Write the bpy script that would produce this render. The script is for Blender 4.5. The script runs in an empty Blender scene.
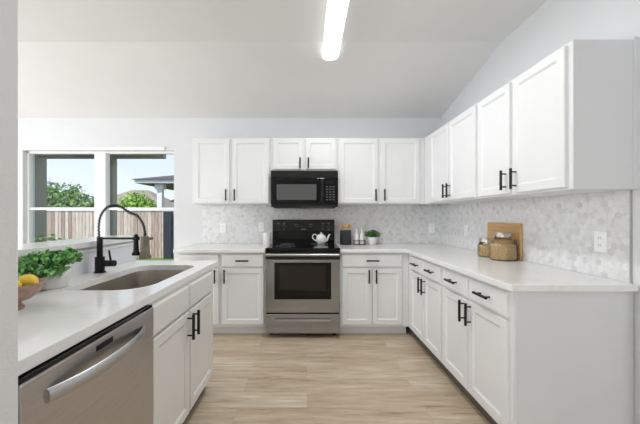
import bpy, bmesh, math, random
from mathutils import Vector, Matrix
PI = math.pi
random.seed(7)
S = bpy.context.scene
C = S.collection

def lin(c):
    return tuple((v / 12.92 if v <= .04045 else ((v + .055) / 1.055) ** 2.4) for v in [x / 255 for x in c]) + (1.0,)

# ------------------------------------------------------------------ camera, sky, sun, lamps, exposure
cam_d = bpy.data.cameras.new('camera')
cam = bpy.data.objects.new('camera', cam_d); C.objects.link(cam)
cam.location = (0, 0, 1.25); cam.rotation_euler = (PI / 2, 0, 0)
cam_d.sensor_width = 36; cam_d.lens = 300 * 36 / 640
cam_d.shift_x = 13 / 640; cam_d.shift_y = 4 / 640
cam_d.clip_start = .02
S.camera = cam

W = bpy.data.worlds.new('sky'); S.world = W; W.use_nodes = True
nt = W.node_tree; nt.nodes.clear()
wo = nt.nodes.new('ShaderNodeOutputWorld'); bg = nt.nodes.new('ShaderNodeBackground')
tc = nt.nodes.new('ShaderNodeTexCoord'); sx = nt.nodes.new('ShaderNodeSeparateXYZ')
rp = nt.nodes.new('ShaderNodeValToRGB')
rp.color_ramp.elements[0].position = 0.0; rp.color_ramp.elements[0].color = lin((232, 241, 251))
rp.color_ramp.elements[1].position = .45; rp.color_ramp.elements[1].color = lin((188, 217, 248))
nt.links.new(tc.outputs['Generated'], sx.inputs[0]); nt.links.new(sx.outputs['Z'], rp.inputs[0])
nt.links.new(rp.outputs[0], bg.inputs[0]); nt.links.new(bg.outputs[0], wo.inputs[0])
bg.inputs[1].default_value = 1.1

def lamp(name, kind, loc, rot, energy, color=(1, 1, 1), size=None, size_y=None, angle=None):
    d = bpy.data.lights.new(name, kind); d.energy = energy; d.color = color
    if kind == 'AREA':
        d.shape = 'RECTANGLE'; d.size = size; d.size_y = size_y
    if angle: d.angle = angle
    o = bpy.data.objects.new(name, d); C.objects.link(o); o.location = loc; o.rotation_euler = rot
    return o
lamp('sun', 'SUN', (0, -5, 8), (math.radians(42), 0, math.radians(-25)), 3.4, (1, .96, .9), angle=.01)
lamp('rear_fill_light', 'AREA', (-2.9, -3.85, 1.5), (PI / 2, 0, 0), 108, (.93, .97, 1), 2.6, 1.9)  # added fill light from behind; the rear wall has no window
lamp('side_fill_light', 'AREA', (-4.45, 1.5, 1.35), (PI / 2, 0, -PI / 2), 62, (.92, .965, 1), 3.2, 2.1)  # added fill light from the left; no door is built there

S.view_settings.view_transform = 'Standard'; S.view_settings.look = 'None'
S.view_settings.gamma = 1; S.view_settings.use_curve_mapping = False
S.view_settings.exposure = 0.07

# ------------------------------------------------------------------ material helpers
def newmat(name):
    m = bpy.data.materials.new(name); m.use_nodes = True
    n = m.node_tree; b = n.nodes['Principled BSDF']
    return m, n, b
def N(n, t, **kw):
    x = n.nodes.new(t)
    for k, v in kw.items(): setattr(x, k, v)
    return x
def L(n, a, b): n.links.new(a, b)
def coords(n, scale=(1, 1, 1), rot=(0, 0, 0)):
    t = N(n, 'ShaderNodeTexCoord'); m = N(n, 'ShaderNodeMapping')
    m.inputs['Scale'].default_value = scale; m.inputs['Rotation'].default_value = rot
    L(n, t.outputs['Object'], m.inputs[0]); return m.outputs[0]
def ramp(n, fac, stops):
    r = N(n, 'ShaderNodeValToRGB'); e = r.color_ramp.elements
    while len(e) < len(stops): e.new(.5)
    for i, (p, c) in enumerate(stops): e[i].position = p; e[i].color = c
    L(n, fac, r.inputs[0]); return r.outputs[0]
def noise(n, vec, scale, detail=3, rough=.55):
    x = N(n, 'ShaderNodeTexNoise'); x.inputs['Scale'].default_value = scale
    x.inputs['Detail'].default_value = detail; x.inputs['Roughness'].default_value = rough
    L(n, vec, x.inputs['Vector']); return x.outputs[0]
def bump(n, b, h, strength, dist=.002):
    x = N(n, 'ShaderNodeBump'); x.inputs['Strength'].default_value = strength; x.inputs['Distance'].default_value = dist
    L(n, h, x.inputs['Height']); L(n, x.outputs[0], b.inputs['Normal'])
def plain(name, rgb, rough=.5, metal=0, var=.03, vscale=6, stretch=(1, 1, 1), bmp=0, bscale=200, coat=0, spec=None):
    m, n, b = newmat(name)
    v = coords(n, stretch); f = noise(n, v, vscale)
    c = lin(rgb); k0, k1 = 1 - var, 1 + var
    L(n, ramp(n, f, [(.3, tuple(min(1, x * k0) for x in c[:3]) + (1,)), (.7, tuple(min(1, x * k1) for x in c[:3]) + (1,))]), b.inputs['Base Color'])
    b.inputs['Roughness'].default_value = rough; b.inputs['Metallic'].default_value = metal
    b.inputs['Coat Weight'].default_value = coat
    if spec is not None: b.inputs['Specular IOR Level'].default_value = spec
    if bmp: bump(n, b, noise(n, v, bscale, 2), bmp)
    return m
def clear(name, tint=(1, 1, 1, 1), rough=0.0, ior=1.45):
    m, n, b = newmat(name); n.nodes.remove(b); out = n.nodes['Material Output']
    t = N(n, 'ShaderNodeBsdfTransparent'); g = N(n, 'ShaderNodeBsdfGlossy'); f = N(n, 'ShaderNodeFresnel'); mx = N(n, 'ShaderNodeMixShader')
    t.inputs[0].default_value = tint; g.inputs['Roughness'].default_value = rough; f.inputs[0].default_value = ior
    L(n, f.outputs[0], mx.inputs[0]); L(n, t.outputs[0], mx.inputs[1]); L(n, g.outputs[0], mx.inputs[2]); L(n, mx.outputs[0], out.inputs[0])
    return m
def brushed(name, rgb, rough=.3, axis=(1, 1, 60)):
    m, n, b = newmat(name); v = coords(n, axis); f = noise(n, v, 6, 4)
    c = lin(rgb)
    L(n, ramp(n, f, [(.3, tuple(x * .9 for x in c[:3]) + (1,)), (.7, tuple(min(1, x * 1.1) for x in c[:3]) + (1,))]), b.inputs['Base Color'])
    b.inputs['Metallic'].default_value = 1; b.inputs['Roughness'].default_value = rough
    b.inputs['Anisotropic'].default_value = .4
    return m

M = {}
M['wall'] = plain('wall_paint', (226, 227, 229), .75, bmp=.12, bscale=120, var=.008)
M['ceil'] = plain('ceiling_paint', (240, 240, 239), .85, bmp=.1, bscale=150, var=.008)
M['stub'] = plain('textured_wall_paint', (232, 232, 232), .8, bmp=.45, bscale=140, var=.01)
M['white'] = plain('white_trim', (243, 243, 243), .35, var=.006)
M['cab'] = plain('white_cabinet_paint', (233, 233, 233), .38, var=.006)
M['island'] = plain('warm_white_cabinet_paint', (229, 227, 223), .38, var=.006)
M['panel'] = plain('shade_toned_cabinet_side', (222, 223, 226), .5, var=.008)  # same white paint as the cabinets, greyed to carry the shade on their ends
M['toe'] = plain('dark_toe_board', (96, 88, 80), .6, var=.08)  # dark brown board; on the right run its tone also carries the recess shade
M['black'] = plain('matte_black_metal', (22, 22, 24), .38, .3, var=.1)
M['bglass'] = plain('black_glass', (8, 8, 9), .05, var=.05, spec=.35)
M['bplast'] = plain('black_plastic', (16, 16, 17), .28, var=.05)
M['rack'] = plain('dark_oven_interior', (24, 21, 21), .1, var=.2)
M['mwin'] = plain('microwave_screen', (84, 84, 85), .22, var=.03, vscale=300)
M['mark'] = plain('grey_print', (150, 150, 152), .5)
M['steel'] = brushed('brushed_stainless', (176, 181, 188), .3, (60, 1, 1))
M['steelh'] = brushed('brushed_stainless_horizontal', (166, 171, 178), .15, (1, 1, 60))
M['dw'] = brushed('dishwasher_stainless', (194, 192, 193), .34, (1, 1, 60))
M['sink'] = brushed('sink_stainless', (204, 198, 189), .36, (1, 30, 1))
M['bar'] = plain('handle_steel', (190, 190, 190), .36, 1, var=.03)
M['taupe'] = plain('patio_taupe_paint', (146, 140, 126), .7, var=.04)
M['bronze'] = plain('taupe_double_image', (120, 112, 98), .4, .4, var=.06)
M['ceramic'] = plain('white_ceramic', (240, 239, 237), .2, var=.006)
M['stone'] = plain('matte_white_pot', (232, 230, 226), .6, var=.02)
M['crock'] = plain('charcoal_ceramic', (44, 45, 49), .45, var=.08)
M['outlet'] = plain('white_outlet_plastic', (254, 254, 254), .3, var=.002)
M['slot'] = plain('outlet_slot', (120, 120, 122), .6)
M['lemon'] = plain('lemon_peel', (240, 205, 70), .42, var=.08, vscale=25, bmp=.3, bscale=160)
M['soil'] = plain('soil', (70, 55, 42), .9, var=.2)
M['lidm'] = plain('jar_lid_metal', (188, 182, 176), .35, .8, var=.05)
M['glass'] = clear('window_glass', ior=1.15)
M['jar'] = clear('jar_glass', (.97, .98, .97, 1))
M['fascia'] = plain('white_fascia', (236, 236, 240), .6)
M['soffit'] = plain('dark_soffit', (84, 72, 68), .8)
M['cream'] = plain('cream_stucco', (240, 232, 214), .9, bmp=.2, bscale=40)
M['navy'] = plain('navy_paint', (44, 50, 64), .6)
M['lawn'] = plain('lawn', (104, 130, 62), .95, var=.35, vscale=14)
M['trunk'] = plain('bark', (96, 76, 60), .9, var=.25, vscale=14)
M['roofing'] = plain('roof_shingle', (150, 136, 124), .9, var=.2, vscale=30)
M['roofdark'] = plain('dark_roof_shingle', (92, 82, 84), .9, var=.15, vscale=30)

def leafmat(name, stops, rough=.5):
    m, n, b = newmat(name); g = N(n, 'ShaderNodeNewGeometry')
    L(n, ramp(n, g.outputs['Random Per Island'], [(p, lin(c)) for p, c in stops]), b.inputs['Base Color'])
    b.inputs['Roughness'].default_value = rough
    return m
M['leaf'] = leafmat('glossy_green_leaves', [(0, (40, 88, 40)), (.3, (82, 148, 70)), (.7, (124, 186, 102)), (1, (164, 212, 136))])
M['herb'] = leafmat('dark_herb_leaves', [(0, (34, 62, 30)), (.6, (66, 104, 48)), (1, (110, 146, 76))])
M['treeA'] = leafmat('tree_leaves', [(0, (58, 92, 50)), (.5, (104, 146, 74)), (1, (160, 190, 100))], .7)
M['treeB'] = leafmat('bright_tree_leaves', [(0, (92, 140, 40)), (.5, (140, 186, 62)), (1, (176, 212, 92))], .7)
M['hedge'] = leafmat('hedge_leaves', [(0, (44, 84, 36)), (1, (110, 156, 80))], .7)

def wood(name, c0, c1, c2, sc=(2, 30, 30), rough=.5):
    m, n, b = newmat(name); v = coords(n, sc); f = noise(n, v, 3, 5)
    L(n, ramp(n, f, [(.25, lin(c0)), (.5, lin(c1)), (.75, lin(c2))]), b.inputs['Base Color'])
    b.inputs['Roughness'].default_value = rough; return m
M['board'] = wood('oak_board', (184, 140, 90), (206, 164, 112), (218, 180, 130), (8, 2, 26))
M['spoon'] = wood('beech_spoon', (196, 150, 96), (214, 170, 116), (226, 186, 134), (30, 30, 4))
M['bowl'] = wood('acacia_bowl', (136, 102, 86), (168, 134, 116), (192, 162, 144), (10, 10, 40))

def quartz():
    m, n, b = newmat('white_quartz'); v = coords(n)
    f = noise(n, v, 2.2, 8, .62)
    a = N(n, 'ShaderNodeMath', operation='SUBTRACT'); L(n, f, a.inputs[0]); a.inputs[1].default_value = .5
    ab = N(n, 'ShaderNodeMath', operation='ABSOLUTE'); L(n, a.outputs[0], ab.inputs[0])
    L(n, ramp(n, ab.outputs[0], [(0, lin((236, 234, 232))), (.02, lin((241, 240, 239))), (.3, lin((241, 240, 239)))]), b.inputs['Base Color'])
    b.inputs['Roughness'].default_value = .14
    return m
M['quartz'] = quartz()

def planks():
    m, n, b = newmat('oak_plank_floor'); v = coords(n)
    br = N(n, 'ShaderNodeTexBrick'); L(n, v, br.inputs['Vector'])
    br.offset = .37; br.offset_frequency = 2
    br.inputs['Color1'].default_value = (0, 0, 0, 1); br.inputs['Color2'].default_value = (1, 1, 1, 1); br.inputs['Mortar'].default_value = (.5, .5, .5, 1)
    br.inputs['Scale'].default_value = 1; br.inputs['Mortar Size'].default_value = .0012
    br.inputs['Brick Width'].default_value = 1.22; br.inputs['Row Height'].default_value = .178
    # grain offset per plank
    vm = N(n, 'ShaderNodeVectorMath', operation='MULTIPLY_ADD'); L(n, br.outputs['Color'], vm.inputs[0]); vm.inputs[1].default_value = (7, 3, 5)
    L(n, v, vm.inputs[2])
    mp = N(n, 'ShaderNodeMapping'); mp.inputs['Scale'].default_value = (1.3, 13, 1); L(n, vm.outputs[0], mp.inputs[0])
    g = noise(n, mp.outputs[0], 2.4, 9, .7)
    mp2 = N(n, 'ShaderNodeMapping'); mp2.inputs['Scale'].default_value = (1, 5, 1); L(n, vm.outputs[0], mp2.inputs[0])
    g2 = noise(n, mp2.outputs[0], 1.1, 3, .5)
    c = ramp(n, g, [(.3, lin((160, 140, 114))), (.43, lin((204, 187, 163))), (.58, lin((220, 206, 185))), (.75, lin((232, 221, 203)))])
    c2 = ramp(n, g2, [(.3, lin((226, 216, 204))), (.65, (1, 1, 1, 1))])
    mx = N(n, 'ShaderNodeMix', data_type='RGBA', blend_type='MULTIPLY'); mx.inputs[0].default_value = .8
    L(n, c, mx.inputs[6]); L(n, c2, mx.inputs[7])
    tint = ramp(n, br.outputs['Color'], [(0, lin((238, 233, 227))), (1, (1, 1, 1, 1))])
    mx1 = N(n, 'ShaderNodeMix', data_type='RGBA', blend_type='MULTIPLY'); mx1.inputs[0].default_value = .7
    L(n, mx.outputs[2], mx1.inputs[6]); L(n, tint, mx1.inputs[7])
    mx2 = N(n, 'ShaderNodeMix', data_type='RGBA'); L(n, br.outputs['Fac'], mx2.inputs[0])
    L(n, mx1.outputs[2], mx2.inputs[6]); mx2.inputs[7].default_value = lin((186, 168, 146))
    L(n, mx2.outputs[2], b.inputs['Base Color']); b.inputs['Roughness'].default_value = .42
    bump(n, b, g, .05)
    return m
M['floor'] = planks()

def hexmarble(name, axis, size=.038):
    m, n, b = newmat(name)
    t = N(n, 'ShaderNodeTexCoord'); s = N(n, 'ShaderNodeSeparateXYZ'); L(n, t.outputs['Object'], s.inputs[0])
    cb = N(n, 'ShaderNodeCombineXYZ'); L(n, s.outputs[axis], cb.inputs[0]); L(n, s.outputs['Z'], cb.inputs[1])
    sc = N(n, 'ShaderNodeVectorMath', operation='MULTIPLY_ADD'); L(n, cb.outputs[0], sc.inputs[0])
    sc.inputs[1].default_value = (1 / size, 1 / size, 0); sc.inputs[2].default_value = (200, 200 * 1.7320508, 0)
    def vm(op, a, bb):
        x = N(n, 'ShaderNodeVectorMath', operation=op)
        for i, q in enumerate((a, bb)):
            if q is None: continue
            if isinstance(q, tuple): x.inputs[i].default_value = q
            else: L(n, q, x.inputs[i])
        return x
    P = sc.outputs[0]; SS = (1, 1.7320508, 1); H = (.5, .8660254, 0)
    A = vm('SUBTRACT', vm('MODULO', P, SS).outputs[0], H).outputs[0]
    B = vm('SUBTRACT', vm('MODULO', vm('SUBTRACT', P, H).outputs[0], SS).outputs[0], H).outputs[0]
    la = vm('LENGTH', A, None).outputs['Value']; lb = vm('LENGTH', B, None).outputs['Value']
    lt = N(n, 'ShaderNodeMath', operation='LESS_THAN'); L(n, lb, lt.inputs[0]); L(n, la, lt.inputs[1])
    mv = N(n, 'ShaderNodeMix', data_type='VECTOR'); L(n, lt.outputs[0], mv.inputs[0]); L(n, A, mv.inputs[4]); L(n, B, mv.inputs[5])
    G = mv.outputs[1]
    ident = vm('SUBTRACT', P, G).outputs[0]
    idr = vm('FLOOR', vm('MULTIPLY_ADD', ident, (2, 2 / 1.7320508, 0)).outputs[0], None)
    idr.inputs[0].links[0].from_node.inputs[2].default_value = (.5, .5, 0)
    wn = N(n, 'ShaderNodeTexWhiteNoise', noise_dimensions='2D'); L(n, idr.outputs[0], wn.inputs['Vector'])
    ag = vm('ABSOLUTE', G, None).outputs[0]
    d1 = vm('DOT_PRODUCT', ag, (.5, .8660254, 0)).outputs['Value']
    sg = N(n, 'ShaderNodeSeparateXYZ'); L(n, ag, sg.inputs[0])
    mxx = N(n, 'ShaderNodeMath', operation='MAXIMUM'); L(n, d1, mxx.inputs[0]); L(n, sg.outputs['X'], mxx.inputs[1])
    grout = N(n, 'ShaderNodeMath', operation='GREATER_THAN'); L(n, mxx.outputs[0], grout.inputs[0]); grout.inputs[1].default_value = .468
    tile = ramp(n, wn.outputs['Value'], [(0, lin((219, 218, 218))), (.14, lin((231, 230, 230))), (.45, lin((237, 236, 236))), (1, lin((240, 240, 240)))])
    vv = N(n, 'ShaderNodeVectorMath', operation='ADD'); L(n, t.outputs['Object'], vv.inputs[0]); L(n, wn.outputs['Color'], vv.inputs[1])
    f = noise(n, vv.outputs[0], 16, 4, .6)
    mar = ramp(n, f, [(.32, lin((230, 229, 230))), (.5, lin((250, 250, 250))), (.7, (1, 1, 1, 1))])
    mx = N(n, 'ShaderNodeMix', data_type='RGBA', blend_type='MULTIPLY'); mx.inputs[0].default_value = .85
    L(n, tile, mx.inputs[6]); L(n, mar, mx.inputs[7])
    m2 = N(n, 'ShaderNodeMix', data_type='RGBA'); L(n, grout.outputs[0], m2.inputs[0]); L(n, mx.outputs[2], m2.inputs[6]); m2.inputs[7].default_value = lin((226, 225, 224))
    L(n, m2.outputs[2], b.inputs['Base Color']); b.inputs['Roughness'].default_value = .3
    return m
M['hexX'] = hexmarble('hex_marble_back', 'X'); M['hexY'] = hexmarble('hex_marble_right', 'Y')

def fencemat():
    m, n, b = newmat('weathered_fence_boards'); g = N(n, 'ShaderNodeNewGeometry')
    v = coords(n, (14, 14, 1.4)); f = noise(n, v, 2.5, 5)
    c = ramp(n, g.outputs['Random Per Island'], [(0, lin((156, 136, 128))), (.3, lin((206, 188, 180))), (.6, lin((226, 212, 206))), (1, lin((184, 156, 144)))])
    c2 = ramp(n, f, [(.25, lin((186, 176, 170))), (.6, (1, 1, 1, 1))])
    mx = N(n, 'ShaderNodeMix', data_type='RGBA', blend_type='MULTIPLY'); mx.inputs[0].default_value = .9
    L(n, c, mx.inputs[6]); L(n, c2, mx.inputs[7]); L(n, mx.outputs[2], b.inputs['Base Color']); b.inputs['Roughness'].default_value = .9
    return m
M['fence'] = fencemat()
def grainmat():
    m, n, b = newmat('oat_grains'); v = coords(n)
    vo = N(n, 'ShaderNodeTexVoronoi'); vo.inputs['Scale'].default_value = 170; L(n, v, vo.inputs['Vector'])
    L(n, ramp(n, vo.outputs['Distance'], [(0, lin((244, 220, 174))), (.5, lin((226, 194, 142))), (.9, lin((180, 142, 96)))]), b.inputs['Base Color'])
    b.inputs['Roughness'].default_value = .8; bump(n, b, vo.outputs['Distance'], .6, .003)
    return m
M['grain'] = grainmat()
def emis(name, rgb, strength):
    m, n, b = newmat(name); b.inputs['Base Color'].default_value = (.9, .9, .9, 1)
    b.inputs['Emission Color'].default_value = lin(rgb); b.inputs['Emission Strength'].default_value = strength; return m
M['lens'] = emis('lit_diffuser', (255, 254, 252), 1.25)

# ------------------------------------------------------------------ mesh helpers
def merge(dst, src):
    me = bpy.data.meshes.new('tmp'); src.to_mesh(me); src.free(); dst.from_mesh(me); bpy.data.meshes.remove(me)
def box(bm, x0, x1, y0, y1, z0, z1, bev=0, seg=2):
    t = bmesh.new()
    bmesh.ops.create_cube(t, size=1, matrix=Matrix.Translation(((x0 + x1) / 2, (y0 + y1) / 2, (z0 + z1) / 2)) @ Matrix.Diagonal((abs(x1 - x0), abs(y1 - y0), abs(z1 - z0), 1)))
    if bev: bmesh.ops.bevel(t, geom=t.edges[:], offset=bev, segments=seg, affect='EDGES', profile=.5)
    merge(bm, t)
def B(*a, **k):
    bm = bmesh.new(); box(bm, *a, **k); return bm
def lathe(bm, prof, seg=32, c=(0, 0, 0), squash=(1, 1)):
    rings = []
    for r, z in prof:
        if r < 1e-6: rings.append([bm.verts.new((c[0], c[1], c[2] + z))])
        else: rings.append([bm.verts.new((c[0] + r * squash[0] * math.cos(2 * PI * i / seg), c[1] + r * squash[1] * math.sin(2 * PI * i / seg), c[2] + z)) for i in range(seg)])
    for a, b in zip(rings, rings[1:]):
        for i in range(seg):
            j = (i + 1) % seg
            if len(a) == 1 and len(b) == 1: continue
            if len(a) == 1: bm.faces.new((a[0], b[i], b[j]))
            elif len(b) == 1: bm.faces.new((a[i], b[0], a[j]))
            else: bm.faces.new((a[i], b[i], b[j], a[j]))
def tube(bm, pts, r, seg=10, cap=True):
    pts = [Vector(p) for p in pts]; rr = r if isinstance(r, (list, tuple)) else [r] * len(pts)
    t0 = (pts[1] - pts[0]).normalized()
    u = t0.cross(Vector((0, 0, 1)))
    if u.length < .01: u = t0.cross(Vector((0, 1, 0)))
    u.normalize(); rings = []
    for i, p in enumerate(pts):
        t = (pts[min(i + 1, len(pts) - 1)] - pts[max(i - 1, 0)]).normalized()
        u = (u - t * u.dot(t)).normalized(); v = t.cross(u)
        rings.append([bm.verts.new(p + (u * math.cos(2 * PI * k / seg) + v * math.sin(2 * PI * k / seg)) * rr[i]) for k in range(seg)])
    for a, b in zip(rings, rings[1:]):
        for k in range(seg):
            bm.faces.new((a[k], a[(k + 1) % seg], b[(k + 1) % seg], b[k]))
    if cap: bm.faces.new(rings[0][::-1]); bm.faces.new(rings[-1])
def prism(bm, poly, z0, z1, bev=0):
    t = bmesh.new()
    a = [t.verts.new((x, y, z0)) for x, y in poly]; b = [t.verts.new((x, y, z1)) for x, y in poly]
    t.faces.new(a[::-1]); t.faces.new(b); n = len(poly)
    for i in range(n): t.faces.new((a[i], a[(i + 1) % n], b[(i + 1) % n], b[i]))
    bmesh.ops.recalc_face_normals(t, faces=t.faces[:])
    if bev: bmesh.ops.bevel(t, geom=t.edges[:], offset=bev, segments=2, affect='EDGES', profile=.5)
    merge(bm, t)
def obj(name, bm, m, parent=None, smooth=None, loc=None):
    me = bpy.data.meshes.new(name)
    bmesh.ops.recalc_face_normals(bm, faces=bm.faces[:])
    bm.to_mesh(me); bm.free()
    if smooth is not None:
        if smooth is True:
            for p in me.polygons: p.use_smooth = True
        else:
            me.shade_smooth() if hasattr(me, 'shade_smooth') else None
            me.set_sharp_from_angle(angle=math.radians(smooth))
    o = bpy.data.objects.new(name, me); C.objects.link(o); me.materials.append(M[m] if isinstance(m, str) else m)
    if parent: o.parent = parent
    if loc: o.location = loc
    return o
def tag(o, label, cat, group=None, kind=None):
    o['label'] = label; o['category'] = cat
    if group: o['group'] = group
    if kind: o['kind'] = kind
    return o
def thing(name, label, cat, loc=(0, 0, 0), rz=0, group=None):
    o = bpy.data.objects.new(name, None); C.objects.link(o); o.location = loc; o.rotation_euler = (0, 0, rz); o.empty_display_size = .1
    return tag(o, label, cat, group)
def struct(name, bm, m, smooth=None, label=None):
    o = obj(name, bm, m, None, smooth); o['kind'] = 'structure'
    if label: o['label'] = label
    return o
def copy_tree(o, parent=None):
    c = o.copy(); C.objects.link(c)
    if parent: c.parent = parent
    for ch in list(o.children): copy_tree(ch, c)
    return c
def rrect(x0, x1, y0, y1, r, seg=8):
    pts = []; R = r if isinstance(r, (list, tuple)) else (r,) * 4   # far right, far left, near left, near right
    for cx, cy, a0, r in ((x1 - R[0], y1 - R[0], 0, R[0]), (x0 + R[1], y1 - R[1], 90, R[1]), (x0 + R[2], y0 + R[2], 180, R[2]), (x1 - R[3], y0 + R[3], 270, R[3])):
        for i in range(seg + 1):
            a = math.radians(a0 + 90 * i / seg); pts.append((cx + r * math.cos(a), cy + r * math.sin(a)))
    return pts

# ------------------------------------------------------------------ measures (metres)
D = 3.73            # back wall
XR = 1.665          # right wall
XL, YB = -4.6, -4.0
CT, CB = .907, .872 # countertop top / underside
ZK, YK, ZW = 2.74, 2.57, 2.469   # flat ceiling height, start of slope, ceiling height at back wall

# ------------------------------------------------------------------ room shell
struct('floor', B(XL - .15, XR + .15, YB - .15, D + .15, -.1, 0), 'floor')
bm = bmesh.new()
prof = [(YB - .15, ZK), (YK, ZK), (D + .15, ZW - (.15) * (ZK - ZW) / (D - YK)), (D + .15, 3.0), (YB - .15, 3.0)]
vs = [[bm.verts.new((x, y, z)) for y, z in prof] for x in (XL - .15, XR + .15)]
bm.faces.new(vs[0]); bm.faces.new(vs[1][::-1])
for i in range(5): bm.faces.new((vs[0][i], vs[0][(i + 1) % 5], vs[1][(i + 1) % 5], vs[1][i]))
struct('ceiling', bm, 'ceil')
WX0, WX1, WZ0, WZ1 = -3.52, -1.654, .55, 2.065
bm = bmesh.new()
box(bm, XL - .15, WX0, D, D + .15, 0, 2.6); box(bm, WX1, XR + .15, D, D + .15, 0, 2.6)
box(bm, WX0, WX1, D, D + .15, WZ1, 2.6); box(bm, WX0, WX1, D, D + .15, 0, WZ0)
struct('wall_back', bm, 'wall')
struct('wall_right', B(XR, XR + .15, YB, D, 0, 2.9), 'wall')
struct('wall_left', B(XL - .15, XL, YB, D, 0, 2.9), 'wall')
struct('wall_rear', B(XL - .15, XR + .15, YB - .15, YB, 0, 2.9), 'wall')
struct('wall_stub', B(-1.46, -.648, .53, .675, 0, ZK + .005, bev=.004), 'stub')
bm = bmesh.new(); box(bm, -1.45, -1.33, .675, 2.33, 0, 1.062)
struct('wall_peninsula', bm, 'wall')
bm = bmesh.new(); box(bm, -1.345, -1.32, .68, 2.335, 1.030, 1.052, .004); struct('trim_1', bm, 'white')
# backsplash skins and their end trim
BS = .008
struct('trim_backsplash_back', B(-1.30, XR, D - BS, D, CT, 1.40), 'hexX')
struct('trim_backsplash_right', B(XR - BS, XR, 1.541, D - BS, CT, 1.40), 'hexY')
struct('trim_2', B(XR - .010, XR, 1.534, 1.540, CT, 1.385, bev=.001), 'bar')
struct('trim_3', B(XR - .02, XR, 1.44, 1.485, .1, CB, bev=.003), 'white')

# window in the back wall
win = bpy.data.objects.new('window_1', None); C.objects.link(win); win['kind'] = 'structure'
bm = bmesh.new()
box(bm, WX0 - .065, WX0, D - .02, D, WZ0 - .07, WZ1 - .0005, .004)
box(bm, WX0 - .065, WX1 - .11, D - .02, D, WZ1, WZ1 + .045, .004)
box(bm, WX0, WX1, D - .03, D, WZ0 - .07, WZ0, .004)
obj('casing', bm, 'white', win)
bm = bmesh.new(); y0, y1 = D + .04, D + .10
box(bm, WX0, WX0 + .022, y0, y1, WZ0, WZ1, .004); box(bm, WX1 - .02, WX1, y0, y1, WZ0, WZ1, .004)
box(bm, WX0, WX1, y0, y1, WZ1 - .03, WZ1, .004); box(bm, WX0, WX1, y0, y1, WZ0, WZ0 + .05, .004)
obj('frame', bm, 'white', win)
obj('mullion', B(-2.66, -2.52, D + .02, D + .11, WZ0 + .05, WZ1 - .03, bev=.004), 'white', win)
for x0, x1 in ((WX0 + .022, -2.66), (-2.52, WX1 - .02)):
    obj('rail', B(x0, x1, D + .05, D + .09, 1.325, 1.358, bev=.004), 'white', win)
    obj('pane', B(x0, x1, D + .068, D + .073, WZ0 + .05, WZ1 - .03), 'glass', win)

# ------------------------------------------------------------------ outdoors
GZ = -.15
struct('ground', B(-40, 20, D + .16, 60, GZ - .1, GZ), 'lawn')
struct('trim_patio_wall', B(-6.9, -5.29, 4.6, 6.1, GZ, 2.745), 'taupe')
bm = bmesh.new(); box(bm, -5.285, -2.84, 5.92, 6.06, 2.40, 2.75, .01)
o = thing('patio_cover', 'taupe patio cover with beam and post outside the window', 'patio cover', (0, 0, 0))
obj('beam', bm, 'taupe', o)
obj('post', B(-3.97, -3.83, 5.92, 6.06, GZ, 2.40, bev=.01), 'taupe', o)
obj('roof_deck', B(-6.9, -2.84, D + .16, 6.1, 2.7505, 2.85), 'taupe', o)
def fence():
    f = thing('wood_fence', 'weathered wooden board fence with white top rail across the yard', 'fence', (0, 10, GZ))
    bm = bmesh.new(); x = -14.5
    while x < 1.5:
        w = .115; h = 1.56 + random.uniform(-.012, .012)
        box(bm, x, x + w - .014, 0, .02, 0, h); x += w
    obj('boards', bm, 'fence', f)
    obj('top_rail', B(-14.5, 1.5, -.03, .05, 1.565, 1.68, bev=.006), 'fascia', f)
    for px in (-13, -10.6, -8.2, -5.0, -2.6):
        obj('post', B(px, px + .1, .02, .12, 0, 1.56), 'trunk', f)
fence()
tag(obj('gate_post', B(-4.70, -4.44, 9.80, 9.95, GZ, 1.40, bev=.01), 'navy'), 'dark navy post standing before the wooden fence at the window edge', 'post')

def leaves(bm, n, center, rad, size, shell=.55, zmin=None, droop=0):
    c = Vector(center)
    for _ in range(n):
        while True:
            d = Vector((random.gauss(0, 1), random.gauss(0, 1), random.gauss(0, 1)))
            if d.length > .01: d.normalize(); break
        k = random.uniform(shell, 1)
        p = c + Vector((d.x * rad[0] * k, d.y * rad[1] * k, d.z * rad[2] * k))
        if zmin is not None and p.z < zmin: continue
        leaf(bm, p, d, size * random.uniform(.7, 1.25))
def leaf(bm, p, d, s):
    n = (d + Vector((random.gauss(0, .5), random.gauss(0, .5), random.gauss(.2, .5)))).normalized()
    a = n.cross(Vector((random.gauss(0, 1), random.gauss(0, 1), random.gauss(0, 1)))).normalized(); b = n.cross(a)
    w = s * .36
    v = [bm.verts.new(p - a * s * .5), bm.verts.new(p - a * s * .1 + b * w), bm.verts.new(p + a * s * .5 - n * s * .12), bm.verts.new(p - a * s * .1 - b * w),
         bm.verts.new(p + n * s * -.08)]
    for i in range(4): bm.faces.new((v[i], v[(i + 1) % 4], v[4]))
def tree(name, label, loc, clumps, m, n, size, trunk_h):
    t = thing(name, label, 'tree', loc)
    bm = bmesh.new(); tube(bm, [(0, 0, 0), (.05, 0, trunk_h * .5), (0, 0, trunk_h)], [.12, .1, .07])
    obj('trunk', bm, 'trunk', t)
    bm = bmesh.new()
    for c, r in clumps: leaves(bm, int(n * r[0] * r[2]), c, r, size, .35)
    obj('foliage', bm, m, t)
tree('leafy_tree', 'loose green tree rising above the fence in the left pane', (-11.2, 14, GZ),
     [((-1.0, 0, 2.35), (.75, .7, .85)), ((.1, 0, 2.35), (.8, .7, .65)), ((.95, .2, 1.95), (.65, .6, .55)), ((-.2, 0, 1.7), (1.6, .7, .5))], 'treeA', 800, .17, 2.0)
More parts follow.
